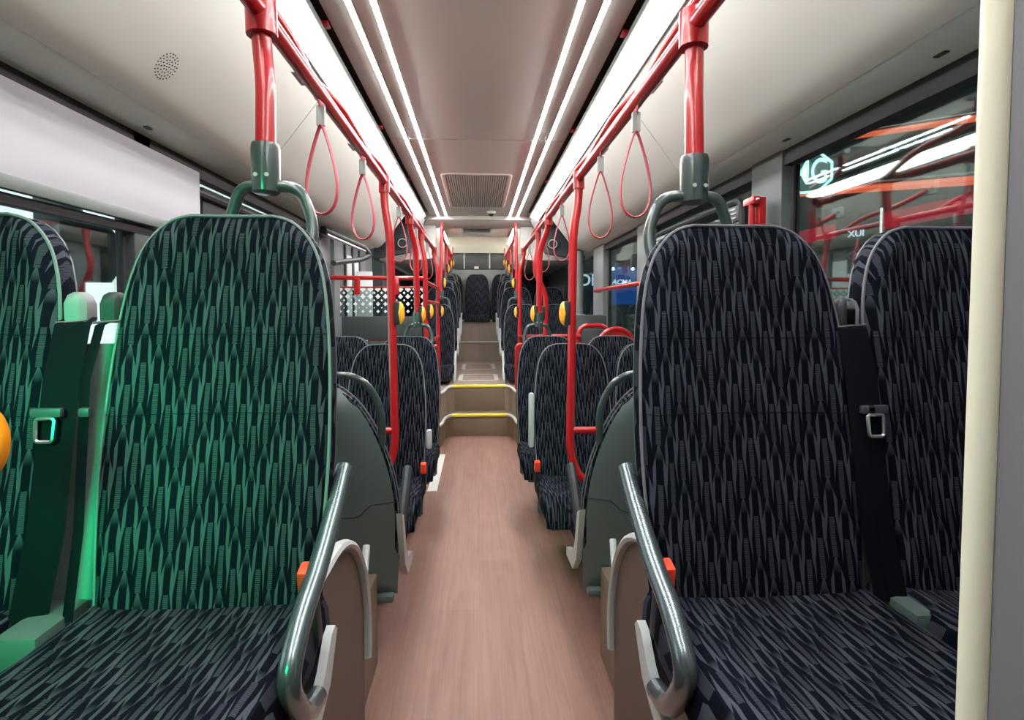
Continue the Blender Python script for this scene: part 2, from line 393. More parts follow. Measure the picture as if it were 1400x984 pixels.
# ------------------------------------------------------------------ ceiling
ce = build(MB().box((0, 2.3, 2.51), (2 * WX + .1, 9.6, .03)), 'ceiling', 'black', smooth=False); ce['kind'] = 'structure'
for y0, y1 in ((-2.4, 3.865), (3.875, 6.96)):
    build(MB().box((0, (y0 + y1) / 2, 2.465), (1.18, y1 - y0, .03), .004), 'ceiling_panel', 'ceiling_panel', ce)
for sg in (-1, 1):
    prof = [(.71, 2.37), (.72, 2.345), (.97, 2.02), (1.0, 1.985), (1.03, 1.962), (1.06, 1.95), (1.06, 1.965), (.99, 2.03), (.74, 2.36)]
    for y0, y1 in ((-2.4, 2.775), (2.783, 6.0)):
        build(MB().prism([(sg * x, z) for x, z in prof], 'y', y0, y1), 'cove_panel', 'cream', ce)
    build(MB().prism([(sg * x, z) for x, z in ((1.062, 1.951), (1.10, 1.935), (1.235, 1.925), (1.235, 1.945), (1.10, 1.955), (1.062, 1.966))], 'y', -2.4, 5.95), 'soffit_panel', 'soffit', ce)
    # upstand between the cove and the roof
    build(MB().box((sg * .735, 1.8, 2.43), (.02, 8.4, .14)), 'cove_upstand', 'cream', ce, smooth=False)
    for yk in (1.35, 2.05): build(MB().box((sg * 1.14, yk, 1.929), (.014, .035, .004), .001), 'soffit_clip', 'dark_grey', ce)
    # rear duct
    d = [(.53, 2.52), (.53, 2.02), (.57, 1.95), (.66, 1.93), (1.235, 1.93), (1.235, 2.52)]
    build(MB().prism([(sg * x, z) for x, z in d], 'y', 7.1, 10.05), 'rear_duct', 'beam_white', ce, smooth=False)
    b2 = [(.62, 2.36), (.80, 1.98), (1.235, 1.90), (1.235, 2.5), (.75, 2.5)]
    bk = build(MB().prism([(sg * x, z) for x, z in b2], 'y', 6.7, 6.8), 'duct_end_panel', 'dark_grey', ce, smooth=False)
    build(MB().tube([(sg * .88, 6.69, 2.08), (sg * .88, 6.66, 2.08)], .07, 20), 'fan_ring', 'rubber', bk)
    build(MB().tube([(sg * (.88 + .05 * math.cos(a)), 6.655, 2.08 + .05 * math.sin(a)) for a in [k * math.pi / 8 for k in range(16)]], .006, 6, closed=True), 'fan_rim', 'grey_plastic', bk)
# rear low ceiling with the cross beam
bp_ = [(6.94, 2.50), (6.94, 2.405), (6.97, 2.395), (7.05, 2.355), (7.30, 2.345), (7.34, 2.40), (7.34, 2.50)]
build(MB().prism(bp_, 'x', -.72, .70), 'cross_beam', 'beam_white', ce)
build(MB().prism([(7.3, 2.43), (9.8, 2.555), (9.8, 2.58), (7.3, 2.46)], 'x', -.60, .58), 'rear_ceiling_panel', 'beam_white', ce, smooth=False)

v = thing('ceiling_vent', (-.012, 5.58, 2.45), 'large slatted air vent with pale frame in the ceiling centre', 'vent')
vf = fillet([(0, -.76, 0), (.285, -.76, 0), (.285, .76, 0), (-.285, .76, 0), (-.285, -.76, 0), (0, -.76, 0)], .05, 5)
build(MB().tube(vf, .012, 8, flat=(.022, .012)), 'frame', 'beam_white', v)
build(MB().box((0, 0, -.003), (.53, 1.48, .004)), 'backing', 'dark_grey', v, smooth=False)
for k in range(26):
    build(MB().box((-.25 + .02 * k, 0, -.008), (.012, 1.46, .008), .002), 'slat', 'ceiling_panel', v)
d = thing('dome_camera', (.155, 6.62, 2.449), 'small white dome camera on the ceiling behind the vent', 'camera')
build(MB().tube([(0, 0, 0), (0, 0, -.022), (0, 0, -.03)], [.055, .052, .04], 18), 'housing', 'light_trim', d)
build(MB().tube([(0, 0, -.028), (0, 0, -.045), (0, 0, -.056)], [.034, .028, .012], 16), 'dome', 'black', d)
v2 = thing('rear_ceiling_vent', (-.02, 8.55, 2.49), 'wide air vent with dark slot in the low rear ceiling', 'vent')
build(MB().box((0, 0, 0), (.46, .95, .03), .01), 'frame', 'grey_plastic', v2); build(MB().box((0, -.2, -.016), (.40, .4, .012), .004), 'slot', 'dark_grey', v2)
for x in (-.36, .32):
    dl = thing('downlight', (x, 7.62, 2.437), 'small round warm downlight in the low rear ceiling', 'light', 'downlights in the rear ceiling')
    build(MB().tube([(0, 0, .01), (0, 0, -.008)], .045, 16), 'rim', 'light_trim', dl); build(MB().tube([(0, 0, -.006), (0, 0, -.012)], .035, 16), 'lens', 'down_light', dl)

# LED strips, long tube lights
for x in (-.478, -.384, .384, .478):
    for y0, y1 in ((-.6, 3.855), (3.885, 6.93)):
        t = thing('led_strip_light', (x, (y0 + y1) / 2, 2.449), 'thin bright white LED strip let into the ceiling panel', 'light', 'LED strips in the ceiling')
        build(MB().prism([(-.0145, 0), (.0145, 0), (.0145, -.012), (.0115, -.012), (.0115, -.004), (-.0115, -.004), (-.0115, -.012), (-.0145, -.012)], 'y', (y0 - y1) / 2, (y1 - y0) / 2), 'channel', 'light_trim', t, smooth=False)
        build(MB().box((0, 0, -.0065), (.0225, y1 - y0 - .006, .004)), 'lens', 'led', t, smooth=False)
for sg in (-1, 1):
    for y0, y1, dx, rear in ((-.6, 6.75, 0, 0), (7.4, 9.7, -.13, 1)):
        t = thing('tube_light', (sg * (.665 + dx), (y0 + y1) / 2, 2.40 + .03 * rear),
                  ('long glowing tube light above the rail and the roller shade' if sg < 0 else 'long glowing tube light above the rail on the hammer side') if not rear else 'short glowing tube light beside the low rear ceiling',
                  'light', 'rear tube lights' if rear else None)
        L = y1 - y0
        a = [(-.042, .008), (.040, -.042), (.046, -.03), (-.036, .020)]
        build(MB().prism([(sg * x, z) for x, z in a], 'y', -L / 2, L / 2), 'diffuser', 'rear_tube' if rear else 'tube_light', t, smooth=False)
        h = [(-.056, .026), (-.050, .006), (-.044, .009), (-.038, .022), (.048, -.030), (.042, -.045), (.050, -.05), (.065, -.01), (.0, .045)]
        build(MB().prism([(sg * x, z) for x, z in h], 'y', -L / 2, L / 2), 'housing', 'shade_bar', t, smooth=False)
        if not rear:
            for yy in (-2.2, -.75, .5, 1.9): build(MB().box((-sg * .063, yy, .03), (.03, .05, .012), .003), 'hook', 'red', t)

# loudspeaker holes
sp = thing('ceiling_loudspeaker', (-.954, 1.818, 2.051), 'round cluster of small loudspeaker holes in the cove panel', 'loudspeaker')
ex, ey = Vector((.25, 0, .325)).normalized(), Vector((0, 1, 0)); nn = ex.cross(ey).normalized()
if nn.x < 0: nn = -nn
base = Vector((-.9505, 1.818, 2.0453)) - Vector(sp.location)
for k, (rr, n) in enumerate(((.0, 1), (.011, 6), (.022, 11), (.033, 17), (.043, 22))):
    m = MB()
    for j in range(n):
        a = 2 * math.pi * (j + .3 * k) / n; c = base + ex * rr * math.cos(a) + ey * rr * math.sin(a)
        m.tube([c - nn * .004, c + nn * .0012], .0024, 6)
    tag(build(m, 'hole_ring', 'black', sp), kind='stuff')

# ------------------------------------------------------------------ roller shade and left transom
t = thing('roller_shade', (-1.19, 1.0, 1.60), 'pale grey roller shade drawn part way down the window', 'shade')
build(MB().prism([(.0, .04), (.006, .04), (.006, .285), (0, .285)], 'y', -1.3, 1.5), 'cloth', 'shade', t, smooth=False)
build(MB().box((.006, .1, .022), (.024, 2.8, .038), .006), 'bottom_bar', 'shade_bar', t)
tb = build(MB().box((-1.215, .9, 1.585), (.035, 2.9, .03), .004), 'trim_1', 'black', None); tb['kind'] = 'structure'

# emergency hammer on the pillar
t = thing('emergency_hammer', (1.15, 2.27, 1.60), 'red emergency hammer in a holder on the grey window pillar', 'hammer')
build(MB().box((0, 0, .06), (.03, .075, .20), .008), 'holder', 'red', t)
build(MB().tube([(-.03, -.005, -.02), (-.03, -.005, .13)], [.014, .012], 10), 'hammer_handle', 'red', t)
build(MB().box((-.03, 0, .145), (.028, .095, .03), .006), 'hammer_head', 'red', t)
build(MB().tube([(-.03, -.05, .145), (-.03, -.066, .145)], [.007, .001], 8), 'hammer_tip', 'steel', t)

# ------------------------------------------------------------------ seats
SH = .71
WT = [(0, .205), (.11, .213), (.26, .2195), (.41, .2155), (.52, .206), (.58, .196), (.625, .183), (.655, .168), (.678, .150), (.694, .132), (.704, .112), (.71, .085)]
REC = .20
def wat(s):
    if s <= WT[0][0]: return WT[0][1]
    for i in range(len(WT) - 1):
        (a, b), (c, d) = WT[i], WT[i + 1]
        if s <= c:
            sl = lambda k: 0 if k == 0 else (WT[min(k + 1, len(WT) - 1)][1] - WT[k - 1][1]) / (WT[min(k + 1, len(WT) - 1)][0] - WT[k - 1][0])
            t = (s - a) / (c - a); h = c - a
            return b * (2 * t ** 3 - 3 * t * t + 1) + sl(i) * h * (t ** 3 - 2 * t * t + t) + d * (3 * t * t - 2 * t ** 3) + sl(i + 1) * h * (t ** 3 - t * t)
    return WT[-1][1]
FX = [-1, -.975, -.92, -.83, -.68, -.48, -.24, 0, .24, .48, .68, .83, .92, .975, 1]
FY = [.03, .008, -.012, -.02, -.014, -.004, 0, 0, 0, -.004, -.014, -.02, -.012, .008, .03]
BX = [.97, .85, .5, 0, -.5, -.85, -.97]
BY = [.055, .066, .072, .074, .072, .066, .055]
def backrest_mesh():
    m = MB(); loops = []; uvs = []
    rows = [-.03 + .65 * i / 17 for i in range(18)] + [.64, .656, .67, .682, .692, .70, .706, .71]
    for s in rows:
        w = wat(max(0, s)); q = min(1, max(0, (SH - s) / .05)); tf = .25 + .75 * math.sqrt(q) if q < 1 else 1
        cy = .028
        l = [(x * w, (cy + (y - cy) * tf) + s * REC, s) for x, y in zip(FX + BX, FY + BY)]
        loops.append(l); uvs.append([(p[0], p[2]) for p in l])
    m.loft(loops, uvs=uvs); return m.mesh('backrest')
def piping_mesh():
    ss = [.62 * i / 20 for i in range(21)] + [.64, .656, .67, .682, .692, .70, .706, .71]
    p = [(wat(s) * .975, .004 + s * REC, s) for s in ss]
    top = [(.03, .014 + SH * REC, SH + .001)]
    pts = p + top + [(-x, y, z) for x, y, z in reversed(p + top)]
    return MB().tube(pts, .0034, 6).mesh('piping')
def seam_mesh():
    return None
def cushion_mesh():
    m = MB(); loops = []; uvs = []
    cs = [(-1, -.05), (-.99, -.015), (-.94, .008), (-.84, .016), (-.66, .010), (-.4, .002), (0, 0), (.4, .002), (.66, .010), (.84, .016), (.94, .008), (.99, -.015), (1, -.05), (.97, -.085), (.8, -.095), (0, -.1), (-.8, -.095), (-.97, -.085)]
    prof = [(.04, -.01, 1, .0), (.02, 0, 1, .02), (-.08, .0, 1, .12), (-.2, .004, 1.02, .24), (-.32, .012, 1.03, .36), (-.40, .014, 1.02, .44), (-.44, .002, 1.0, .485), (-.462, -.025, .98, .52), (-.47, -.05, .97, .545)]
    for y, dz, ws, uu in prof:
        tf = 1 if y > -.43 else (.75 if y > -.45 else (.45 if y > -.465 else .15))
        l = [(x * .216 * ws, y, dz + (z + .05) * tf - .05 if z < -.04 or tf < 1 else dz + z) for x, z in cs]
        loops.append(l); uvs.append([(p[0], uu) for p in l])
    m.loft(loops, uvs=uvs); return m.mesh('cushion')
def shell_y(x, s):
    w = wat(max(0, s)) * .985; t = min(1, abs(x) / w)
    return .05 + .062 * (1 - t ** 2.6) + s * REC
def shell_mesh():
    m = MB(); loops = []
    rows = [-.21, -.205, -.19, -.14, -.08] + [(.66) * i / 16 for i in range(17)] + [.685, .70, .71]
    for s in rows:
        w = wat(max(0, s)) * .985
        if s < 0: w = wat(0) * .985 + .006 * (s / .2)
        edge = 1.0
        if s > .64: edge = max(.12, (.715 - s) / .075)
        if s < -.18: edge = max(.1, (s + .212) / .032)
        xs = [-1, -.985, -.93, -.8, -.6, -.3, 0, .3, .6, .8, .93, .985, 1]
        rs = max(s, -.05) * REC
        out = [(x * w, .05 + .062 * (1 - abs(x) ** 2.6) * edge + rs, s) for x in xs]
        inn = [(x * w, .046 + rs, s) for x in reversed(xs)]
        loops.append(out + inn)
    m.loft(loops); return m.mesh('shell')
def lip_mesh():
    w = wat(0) * .985
    return MB().box((0, .07, -.212), (2 * w - .03, .05, .03), .01).mesh('shell_lip')
def groove_mesh():
    w = wat(.15)
    pts = []
    for k in range(25):
        t = -1 + 2 * k / 24; x = t * w * .985
        a = abs(t); s = .16 + .05 * max(0, min(1, (a - .35) / .25)) ** 2 * (3 - 2 * max(0, min(1, (a - .35) / .25)))
        pts.append((x, shell_y(x, s) + .0003, s))
    return MB().tube(pts, .0016, 5).mesh('shell_seam')
ME = dict(backrest=backrest_mesh(), piping=piping_mesh(), cushion=cushion_mesh(), shell=shell_mesh(), lip=lip_mesh(), groove=groove_mesh())
WT_SQUARE = WT
WT = [(0, .219), (.12, .224), (.22, .222), (.34, .206), (.45, .178), (.53, .150), (.59, .122), (.64, .092), (.675, .062), (.70, .034), (.71, .012)]
MR = dict(backrest=backrest_mesh(), piping=piping_mesh(), shell=shell_mesh(), lip=lip_mesh(), groove=groove_mesh())
WT = WT_SQUARE
# stitched seams that cross the pad
def stitch_mesh(s):
    pts = [(x * wat(s), y + s * REC - .0012, s) for x, y in zip(FX[1:-1], FY[1:-1])]
    return MB().tube(pts, .0006, 5).mesh('stitch_line')
ME['st1'] = stitch_mesh(.335); ME['st2'] = stitch_mesh(.48)
ME['base'] = MB().box((0, -.2, -.125), (.36, .36, .05), .012).mesh('seat_base')
ME['side'] = MB().tube(fillet([(0, .06, -.02), (0, -.02, -.10), (0, -.38, -.10), (0, -.42, -.06)], .05, 4), .012, 8, flat=(.008, .024)).mesh('side_trim')
ME['hinge'] = MB().prism([(.10, .22), (.04, .19), (-.03, .02), (-.10, -.05), (-.26, -.09), (-.26, -.13), (-.08, -.12), (.02, -.03)], 'x', -.011, .011).mesh('hinge_cover')
ME['stalk'] = MB().box((0, 0, -.03), (.022, .028, .10), .004).mesh('buckle')
ME['press'] = MB().box((0, -.006, .045), (.03, .034, .055), .005).mesh('press_button')
ME['socket'] = MB().tube([(0, 0, -.004), (0, 0, .0), (0, 0, .09), (0, 0, .1), (0, 0, .101)], [.024, .030, .031, .029, .02], 20).mesh('pole_socket')
ME['screw'] = MB().tube([(0, 0, 0), (0, -.003, 0)], .0045, 10).mesh('screw')
def handle_mesh():
    right = fillet([(.0, 0, .012), (.075, 0, .012), (.105, -.005, -.07), (.10, -.025, -.135), (.072, -.06, -.185)], .06, 6)
    left = fillet([(0, 0, .012), (-.055, .0, .012), (-.09, .005, -.08), (-.10, -.01, -.2)], .06, 6)
    m = MB(); m.tube(right, .0125, 12); m.tube(left, .0125, 12); return m.mesh('grab_handle')
ME['handle'] = handle_mesh()
def shell_loop_mesh():
    pts = fillet([(-.17, .15, .50), (-.175, .17, .62), (-.12, .19, .755), (.11, .19, .755), (.178, .17, .62), (.165, .12, .40)], .09, 7)
    return MB().tube(pts, .0135, 10).mesh('grab_loop')
ME['loop'] = shell_loop_mesh()

ME['hinge_small'] = MB().prism([(.03, -.03), (.015, -.015), (-.01, -.02), (-.05, -.06), (-.15, -.11), (-.165, -.14), (-.14, -.15), (-.02, -.10)], 'x', -.008, .008).mesh('hinge_cover')
def seat(x, y, z, label, group=None, rz=0, aisle=0, arm=None, socket=False, loop=False, buckle=False, belt=False, detail=1, shell=True, name='passenger_seat', leg=True, spacer=False, hinge=True, zs=1, armz=1, rnd=False, xs=1, ys=1, sock=.05):
    """z: height of the pad where cushion and backrest meet; aisle: +1/-1, side of the aisle in the seat's own axes"""
    t = thing(name, (x, y, z), label, 'seat', group, rz)
    t.scale = (xs, ys, zs); K = dict(ME, **MR) if rnd else ME
    br = link('backrest', K['backrest'], 'fabric', t); link('piping', K['piping'], 'piping', br)
    if detail > 1:
        link('stitch_line', ME['st1'], 'belt', br); link('stitch_line', ME['st2'], 'belt', br)
    link('cushion', ME['cushion'], 'fabric', t)
    if shell:
        sh = link('shell', K['shell'], 'shell', t)
        if detail > 0: link('shell_lip', K['lip'], 'shell', sh); link('shell_seam', K['groove'], 'black', sh)
    link('seat_base', ME['base'], 'dark_grey', t)
    if aisle and detail > 0 and hinge:
        link('hinge_cover', ME['hinge_small' if arm == 'bar' else 'hinge'], 'grey_plastic', t, loc=(aisle * .225, 0, -.03 if arm == 'bar' else -.06))
    if leg:
        build(MB().tube([(0, -.2, -.13), (0, -.2, -leg)], .03, 10), 'leg', 'dark_grey', t)
    if buckle:
        b = link('buckle', ME['stalk'], 'black', t, loc=(aisle * .212, -.055, .035)); link('press_button', ME['press'], 'buckle_red', b)
        b.rotation_euler = (R(12), 0, 0)
    if socket:
        s = link('pole_socket', ME['socket'], 'handle', t, loc=(aisle * sock, .235, SH + .065))
        for dx in (-.011, .013): link('screw', ME['screw'], 'grey_plastic', s, loc=(dx, -.030, .03))
        g = link('grab_handle', ME['handle'], 'handle', s, loc=(0, 0, 0))
        if aisle < 0: g.scale = (-1, 1, 1)
    if loop:
        g = link('grab_loop', ME['loop'], 'handle', t)
        if aisle < 0: g.scale = (-1, 1, 1)
    if arm == 'bar':
        ax = aisle * .229
        pts = fillet([(ax, .115, .215), (ax, .06, .175), (ax, -.06, .105), (ax, -.17, .065), (ax, -.235, .01), (ax, -.16, -.09), (ax, -.09, -.105)], .06, 6)
        build(MB().tube(pts, [.0175] * (len(pts)), 14), 'armrest', 'arm_metal', t)
    if arm == 'pad':
        ax = aisle * .216
        build(MB().tube([(ax, -.02, .03), (ax, -.03, .05), (ax, -.27, .235), (ax, -.285, .24)], .02, 10, flat=(.02, .026)), 'armrest', 'black', t)
        build(MB().tube([(ax, -.285, .24), (ax, -.297, .246)], [.014, .009], 10), 'armrest_cap', 'grey_plastic', t)
    if arm == 'up':
        ax = aisle * .232
        build(MB().box((ax, .05, .15 + .15 * armz), (.03, .045, .30 * armz), .014), 'armrest', 'grey_plastic', t)
    if belt:
        bs = -aisle if aisle else belt     # the belt leaves at the shoulder on the side away from the aisle
        bx = bs * (.222 if aisle else .228); bw = .011 if aisle else .029
        g = MB().loft([[(.021 * q * c, .024 * q * d_, z_) for c, d_ in ((-1, -.6), (-.6, -1), (.6, -1), (1, -.6), (1, .6), (.6, 1), (-.6, 1), (-1, .6))] for z_, q in ((-.024, .8), (-.02, 1), (.012, 1), (.028, .75), (.034, .4))])
        gd = build(g, 'belt_guide', 'black' if aisle else 'guide_grey', t); gd.location = (bx, SH * .72 * REC + .02, SH * .74)
        build(MB().tube([(-.026, -.027, -.024), (.026, -.027, -.02)], .0025, 6), 'guide_wire', 'steel', gd)
        pts = [(bx + bs * .0, .12, SH * .72), (bx + bs * .008, .088, SH * .70), (bx + bs * .012, .05, .40), (bx + bs * .005, .01, .14), (bx - bs * .0, -.03, .0)]
        bb = build(MB().tube(pts, .02, 8, flat=(bw, .0022)), 'seat_belt', 'belt', t)
        tg = build(MB().box((bx, .03, .345), (bw * 1.8, .012, .016), .004), 'belt_tongue', 'dark_grey', bb)
        fr = fillet([(bx, .025, .335), (bx + .016, .025, .335), (bx + .014, .02, .295), (bx - .014, .02, .295), (bx - .016, .025, .335), (bx, .025, .335)], .006, 3)
        if not aisle: build(MB().tube(fr, .0035, 6), 'tongue_plate', 'steel', bb)
    if spacer:
        build(MB().prism([(.035, -.03), (.05, -.03), (.150, .46), (.130, .46)], 'x', -aisle * .27 - .06, -aisle * .27 + .06), 'spacer_panel', 'spacer', t)
        build(MB().box((-aisle * .262, -.03, -.02), (.075, .13, .06), .012), 'belt_anchor', 'shell', t)
    return t

seat(-.482, 1.0, .775, 'high patterned aisle seat with steel armrest, washed green, beside the roller shade', aisle=1, arm='bar', socket=True, buckle=True, belt=True, detail=2, leg=.42, spacer=True, xs=.95, sock=.036)
seat(-.985, 1.0, .775, 'patterned window seat washed green, against the window with the roller shade', aisle=0, belt=1, detail=2, leg=.42)
seat(.528, 1.0, .765, 'high navy patterned aisle seat with steel armrest, across from the green-lit seats', aisle=-1, arm='bar', socket=True, buckle=True, belt=True, detail=2, leg=.42, spacer=True)
seat(.985, 1.0, .765, 'navy patterned window seat partly behind the cream-edged partition', aisle=0, belt=-1, detail=2, leg=.42)
# rear-facing pair of shells
seat(-.515, 2.13, .42, 'grey-green plastic seat shell turned backwards behind the green-lit aisle seat', rz=math.pi, aisle=-1, arm='pad', loop=True, leg=.30, zs=.87, ys=.85, rnd=True)
seat(.61, 2.13, .42, 'grey-green plastic seat shell turned backwards behind the navy aisle seat', rz=math.pi, aisle=1, arm='pad', loop=True, leg=.30, zs=.87, ys=.85, rnd=True)
# first forward-facing row
seat(-.50, 3.0, .40, 'patterned aisle seat facing the shell, next to white floor marking, red buckle', aisle=1, arm='up', armz=.35, buckle=True, hinge=False, leg=.37)
seat(.52, 3.0, .40, 'patterned aisle seat facing a shell on the hammer side, red buckle', aisle=-1, arm='up', buckle=True, hinge=False, leg=.37)
seat(.975, 3.0, .40, 'patterned window seat facing a shell on the hammer side', leg=.37)
# second row
seat(-.475, 3.72, .41, 'patterned aisle seat with pole socket and handle before the lattice screen', aisle=1, socket=True, hinge=False, leg=.38)
seat(-.915, 3.72, .41, 'patterned window seat before the lattice screen by the door', leg=.38)
seat(.475, 3.72, .41, 'patterned aisle seat with pole socket and handle before the red-framed panel', aisle=-1, socket=True, hinge=False, leg=.38)
seat(.93, 3.72, .41, 'patterned window seat before the red-framed panel', leg=.38)
# raised rows
G = 'raised rear seats'
for yy, zz in ((6.6, .66), (7.5, .90), (8.25, 1.03), (9.0, 1.10)):
    row = {6.6: 'first', 7.5: 'second', 8.25: 'third', 9.0: 'fourth'}[yy]
    for sg in (-1, 1):
        side = 'door side' if sg < 0 else 'hammer side'
        seat(sg * .505 + .01, yy, zz, f'dark patterned aisle seat in the {row} raised row on the {side}', aisle=-sg, socket=True, detail=1, leg=(zz - .50) if zz < 1 else zz - .5)
        if sg > 0 and yy < 8: seat(.96, yy, zz, f'dark patterned window seat in the {row} raised row on the {side}', detail=0, leg=zz - .5)
for k in range(-2, 3):
    seat(-.02 + .455 * k, 9.72, 1.215, 'dark patterned seat in the back row against the rear wall', 'back row seats', aisle=0, detail=0, leg=.09, shell=False)

# ------------------------------------------------------------------ red rails, poles, straps
PR = .0205
def rail(sg, x, y0, y1, z, label):
    t = thing('overhead_handrail', (x, 3.0, z), label, 'handrail')
    o = (x, 3.0, z)
    build(MB().tube(rel([(x, y0, z), (x, y1 - .4, z), (x + (-.0), y1, z - .0)], o), PR, 16), 'rail_tube', 'red', t)
    return t
RL = rail(-1, -.462, -1.8, 6.05, 1.935, 'red overhead handrail running above the seats on the roller-shade side')
RR = rail(1, .482, -1.8, 6.05, 1.935, 'red overhead handrail running above the seats on the hammer side')
# bracket tubes between rail and cove
for sg, X, t in ((-1, -.462, RL), (1, .482, RR)):
    o = Vector(t.location)
    for y0, y1 in ((.55, 1.78), (2.03, 2.68), (2.85, 3.5), (3.75, 4.45), (4.75, 5.6)):
        pts = fillet([(X + sg * .02, y1, 1.95), (X + sg * .035, y1 - .2, 2.02), (X + sg * .045, y0 + .12, 2.05), (X + sg * .14, y0, 2.13)], .12, 6)
        b = build(MB().tube(rel(pts, o), .016, 10), 'bracket_tube', 'red', t)
        pp = Vector((X + sg * .15, y0 - .01, 2.14)) - o
        build(MB().box(pp, (.03, .12, .09), .006), 'bracket_plate', 'grey_plastic', b)
        for dy in (-.035, .035): build(MB().tube([pp + Vector((-sg * .014, dy, 0)), pp + Vector((-sg * .021, dy, 0))], .009, 8), 'bracket_bolt', 'black', b)

def pole(name, pts, label, group=None, r=PR, collars=(), bend=.12):
    b = Vector(pts[-1]); t = thing(name, b, label, 'pole', group)
    build(MB().tube(rel(fillet(pts, bend, 8), b), r, 14), 'pole_tube', 'red', t)
    for (p, q, rr) in collars: build(MB().tube(rel([p, q], b), rr, 16), 'pole_collar', 'red', t)
    return t
def collar(p, d=(0, 0, -1), L=.075, r=.027):
    p = Vector(p); return (tuple(p), tuple(p + Vector(d) * L), r)
SK = .235
for sg, X, sx, zz in ((-1, -.462, -.448, .775), (1, .482, .478, .765)):
    top = (X, 1.26, 1.935); bot = (sx, 1.0 + SK, zz + SH + .065 + .06)
    pole('grab_pole', [top, (X + .002, 1.26, 1.86), (sx, 1.245, 1.78), bot], 'short red pole from overhead rail into the ' + ('green-lit' if sg < 0 else 'navy') + ' aisle seat',
         collars=[((X, 1.26, 1.965), (X + (sx - X) * .2, 1.258, 1.885), .032)], bend=.08)
pole('grab_pole', [(-.462, 2.84, 1.935), (-.46, 2.84, 1.82), (-.437, 2.84, 1.68), (-.42, 2.84, .60), (-.47, 2.84, .46), (-.62, 2.84, .44)], 'tall red pole between the shell and the aisle seat by the white floor marking', collars=[collar((-.462, 2.84, 1.96), L=.08)])
pole('grab_pole', [(.482, 2.70, 1.935), (.48, 2.70, 1.82), (.456, 2.70, 1.68), (.445, 2.70, .60), (.50, 2.70, .46), (.65, 2.70, .44)], 'tall red pole between the shell and the aisle seat on the hammer side', collars=[collar((.482, 2.70, 1.96), L=.08)])
pole('grab_pole', [(-.462, 3.86, 1.935), (-.46, 3.87, 1.86), (-.43, 3.945, 1.72), (-.425, 3.955, 1.22)], 'red pole from the rail into the seat before the lattice screen', collars=[collar((-.462, 3.86, 1.96), L=.08)])
pole('grab_pole', [(.482, 3.86, 1.935), (.48, 3.87, 1.86), (.43, 3.945, 1.72), (.425, 3.955, 1.22)], 'red pole from the rail into the seat before the red-framed panel', collars=[collar((.482, 3.86, 1.96), L=.08)])
pole('grab_pole', [(-.462, 4.64, 1.935), (-.46, 4.64, 1.84), (-.432, 4.64, 1.70), (-.42, 4.64, 0)], 'red floor-standing pole carrying the lattice glass screen', collars=[collar((-.462, 4.64, 1.96), L=.08)])
pole('grab_pole', [(.482, 4.5, 1.935), (.478, 4.5, 1.82), (.445, 4.5, 1.60), (.54, 4.5, 1.44), (.54, 4.5, 0)], 'red pole bent outwards halfway up beside the red-framed panel', collars=[collar((.482, 4.5, 1.96), L=.08)], bend=.15)
for sg, X in ((-1, -.462), (1, .482)):
    xx = -.425 if sg < 0 else .44
    t = pole('grab_pole', [(X, 6.0, 1.935), (X, 6.0, 1.86), (xx, 6.0, 1.74), (xx, 6.0, .40), (xx, 5.7, .218)], 'red pole with grey foot beside the steps on the ' + ('door' if sg < 0 else 'hammer') + ' side', collars=[collar((X, 6.0, 1.96), L=.08)])
    b = Vector((xx, 5.7, .218)); build(MB().tube(rel([(xx, 6.0, .62), (xx, 6.0, .40), (xx, 5.86, .315), (xx, 5.72, .23)], b), .0235, 12), 'grey_sleeve', 'pillar', t)
# rear poles into the raised seats with a rear rail
for sg in (-1, 1):
    X = sg * .45 + .01
    t = thing('rear_handrail', (X, 8.3, 2.2), 'red overhead handrail over the raised rows on the ' + ('door' if sg < 0 else 'hammer') + ' side', 'handrail')
    build(MB().tube(rel([(X, 7.0, 2.33), (X, 7.15, 2.2), (X, 9.5, 2.2), (X, 9.6, 2.35)], t.location), .019, 10), 'rail_tube', 'red', t)
    for k, (yy, zz) in enumerate(((6.6, .66), (7.5, .90), (8.25, 1.03), (9.0, 1.10))):
        sxx = sg * .505 + .01 - sg * .05
        top = 2.2 if k else 2.36
        pole('grab_pole', [(X, yy + SK + (.15 if k == 0 else 0), top), (X, yy + SK + .02, top - .1), (sxx, yy + SK, zz + SH + .12)], 'slim red pole rising from a raised aisle seat to the rear rail', 'poles of the raised rows', r=.019)

# cross bars
def bar(name, pts, label, r=.018, bend=.03, parts=()):
    b = Vector(pts[0]); t = thing(name, b, label, 'grab bar'); build(MB().tube(rel(fillet(pts, bend, 5), b), r, 12), 'bar_tube', 'red', t)
    for p, q, rr in parts: build(MB().tube(rel([p, q], b), rr, 12), 'bar_flange', 'red', t)
    return t
bar('grab_bar', [(-.62, 2.84, .695), (-.425, 2.84, .695)], 'short red bar joining the pole to the backward shell by the door side')
bar('grab_bar', [(.66, 2.70, .715), (.448, 2.70, .715)], 'short red bar joining the pole to the backward shell on the hammer side')
b = bar('grab_bar', [(-1.20, 4.60, 1.56), (-.43, 4.64, 1.56)], 'long red bar across the doorway above the lattice screen')
for x in (-.97, -.66): build(MB().box((x + 1.20, 0, -.07), (.045, .03, .13), .008), 'screen_clamp', 'red', b)
bar('grab_bar', [(-.9, 4.66, 1.045), (-.42, 4.66, 1.045)], 'red bar along the foot of the lattice screen')
for z, l in ((1.53, 'upper red bar between the two door poles'), (1.37, 'middle red bar between the two door poles'), (1.02, 'lower red bar between the two door poles')):
    bar('grab_bar', [(-.425, 4.64, z), (-.425, 6.0, z)], l)
bar('grab_bar', [(-.425, 6.0, .92), (-.62, 6.0, .92)], 'short red bar from the door-side step pole towards the seat')
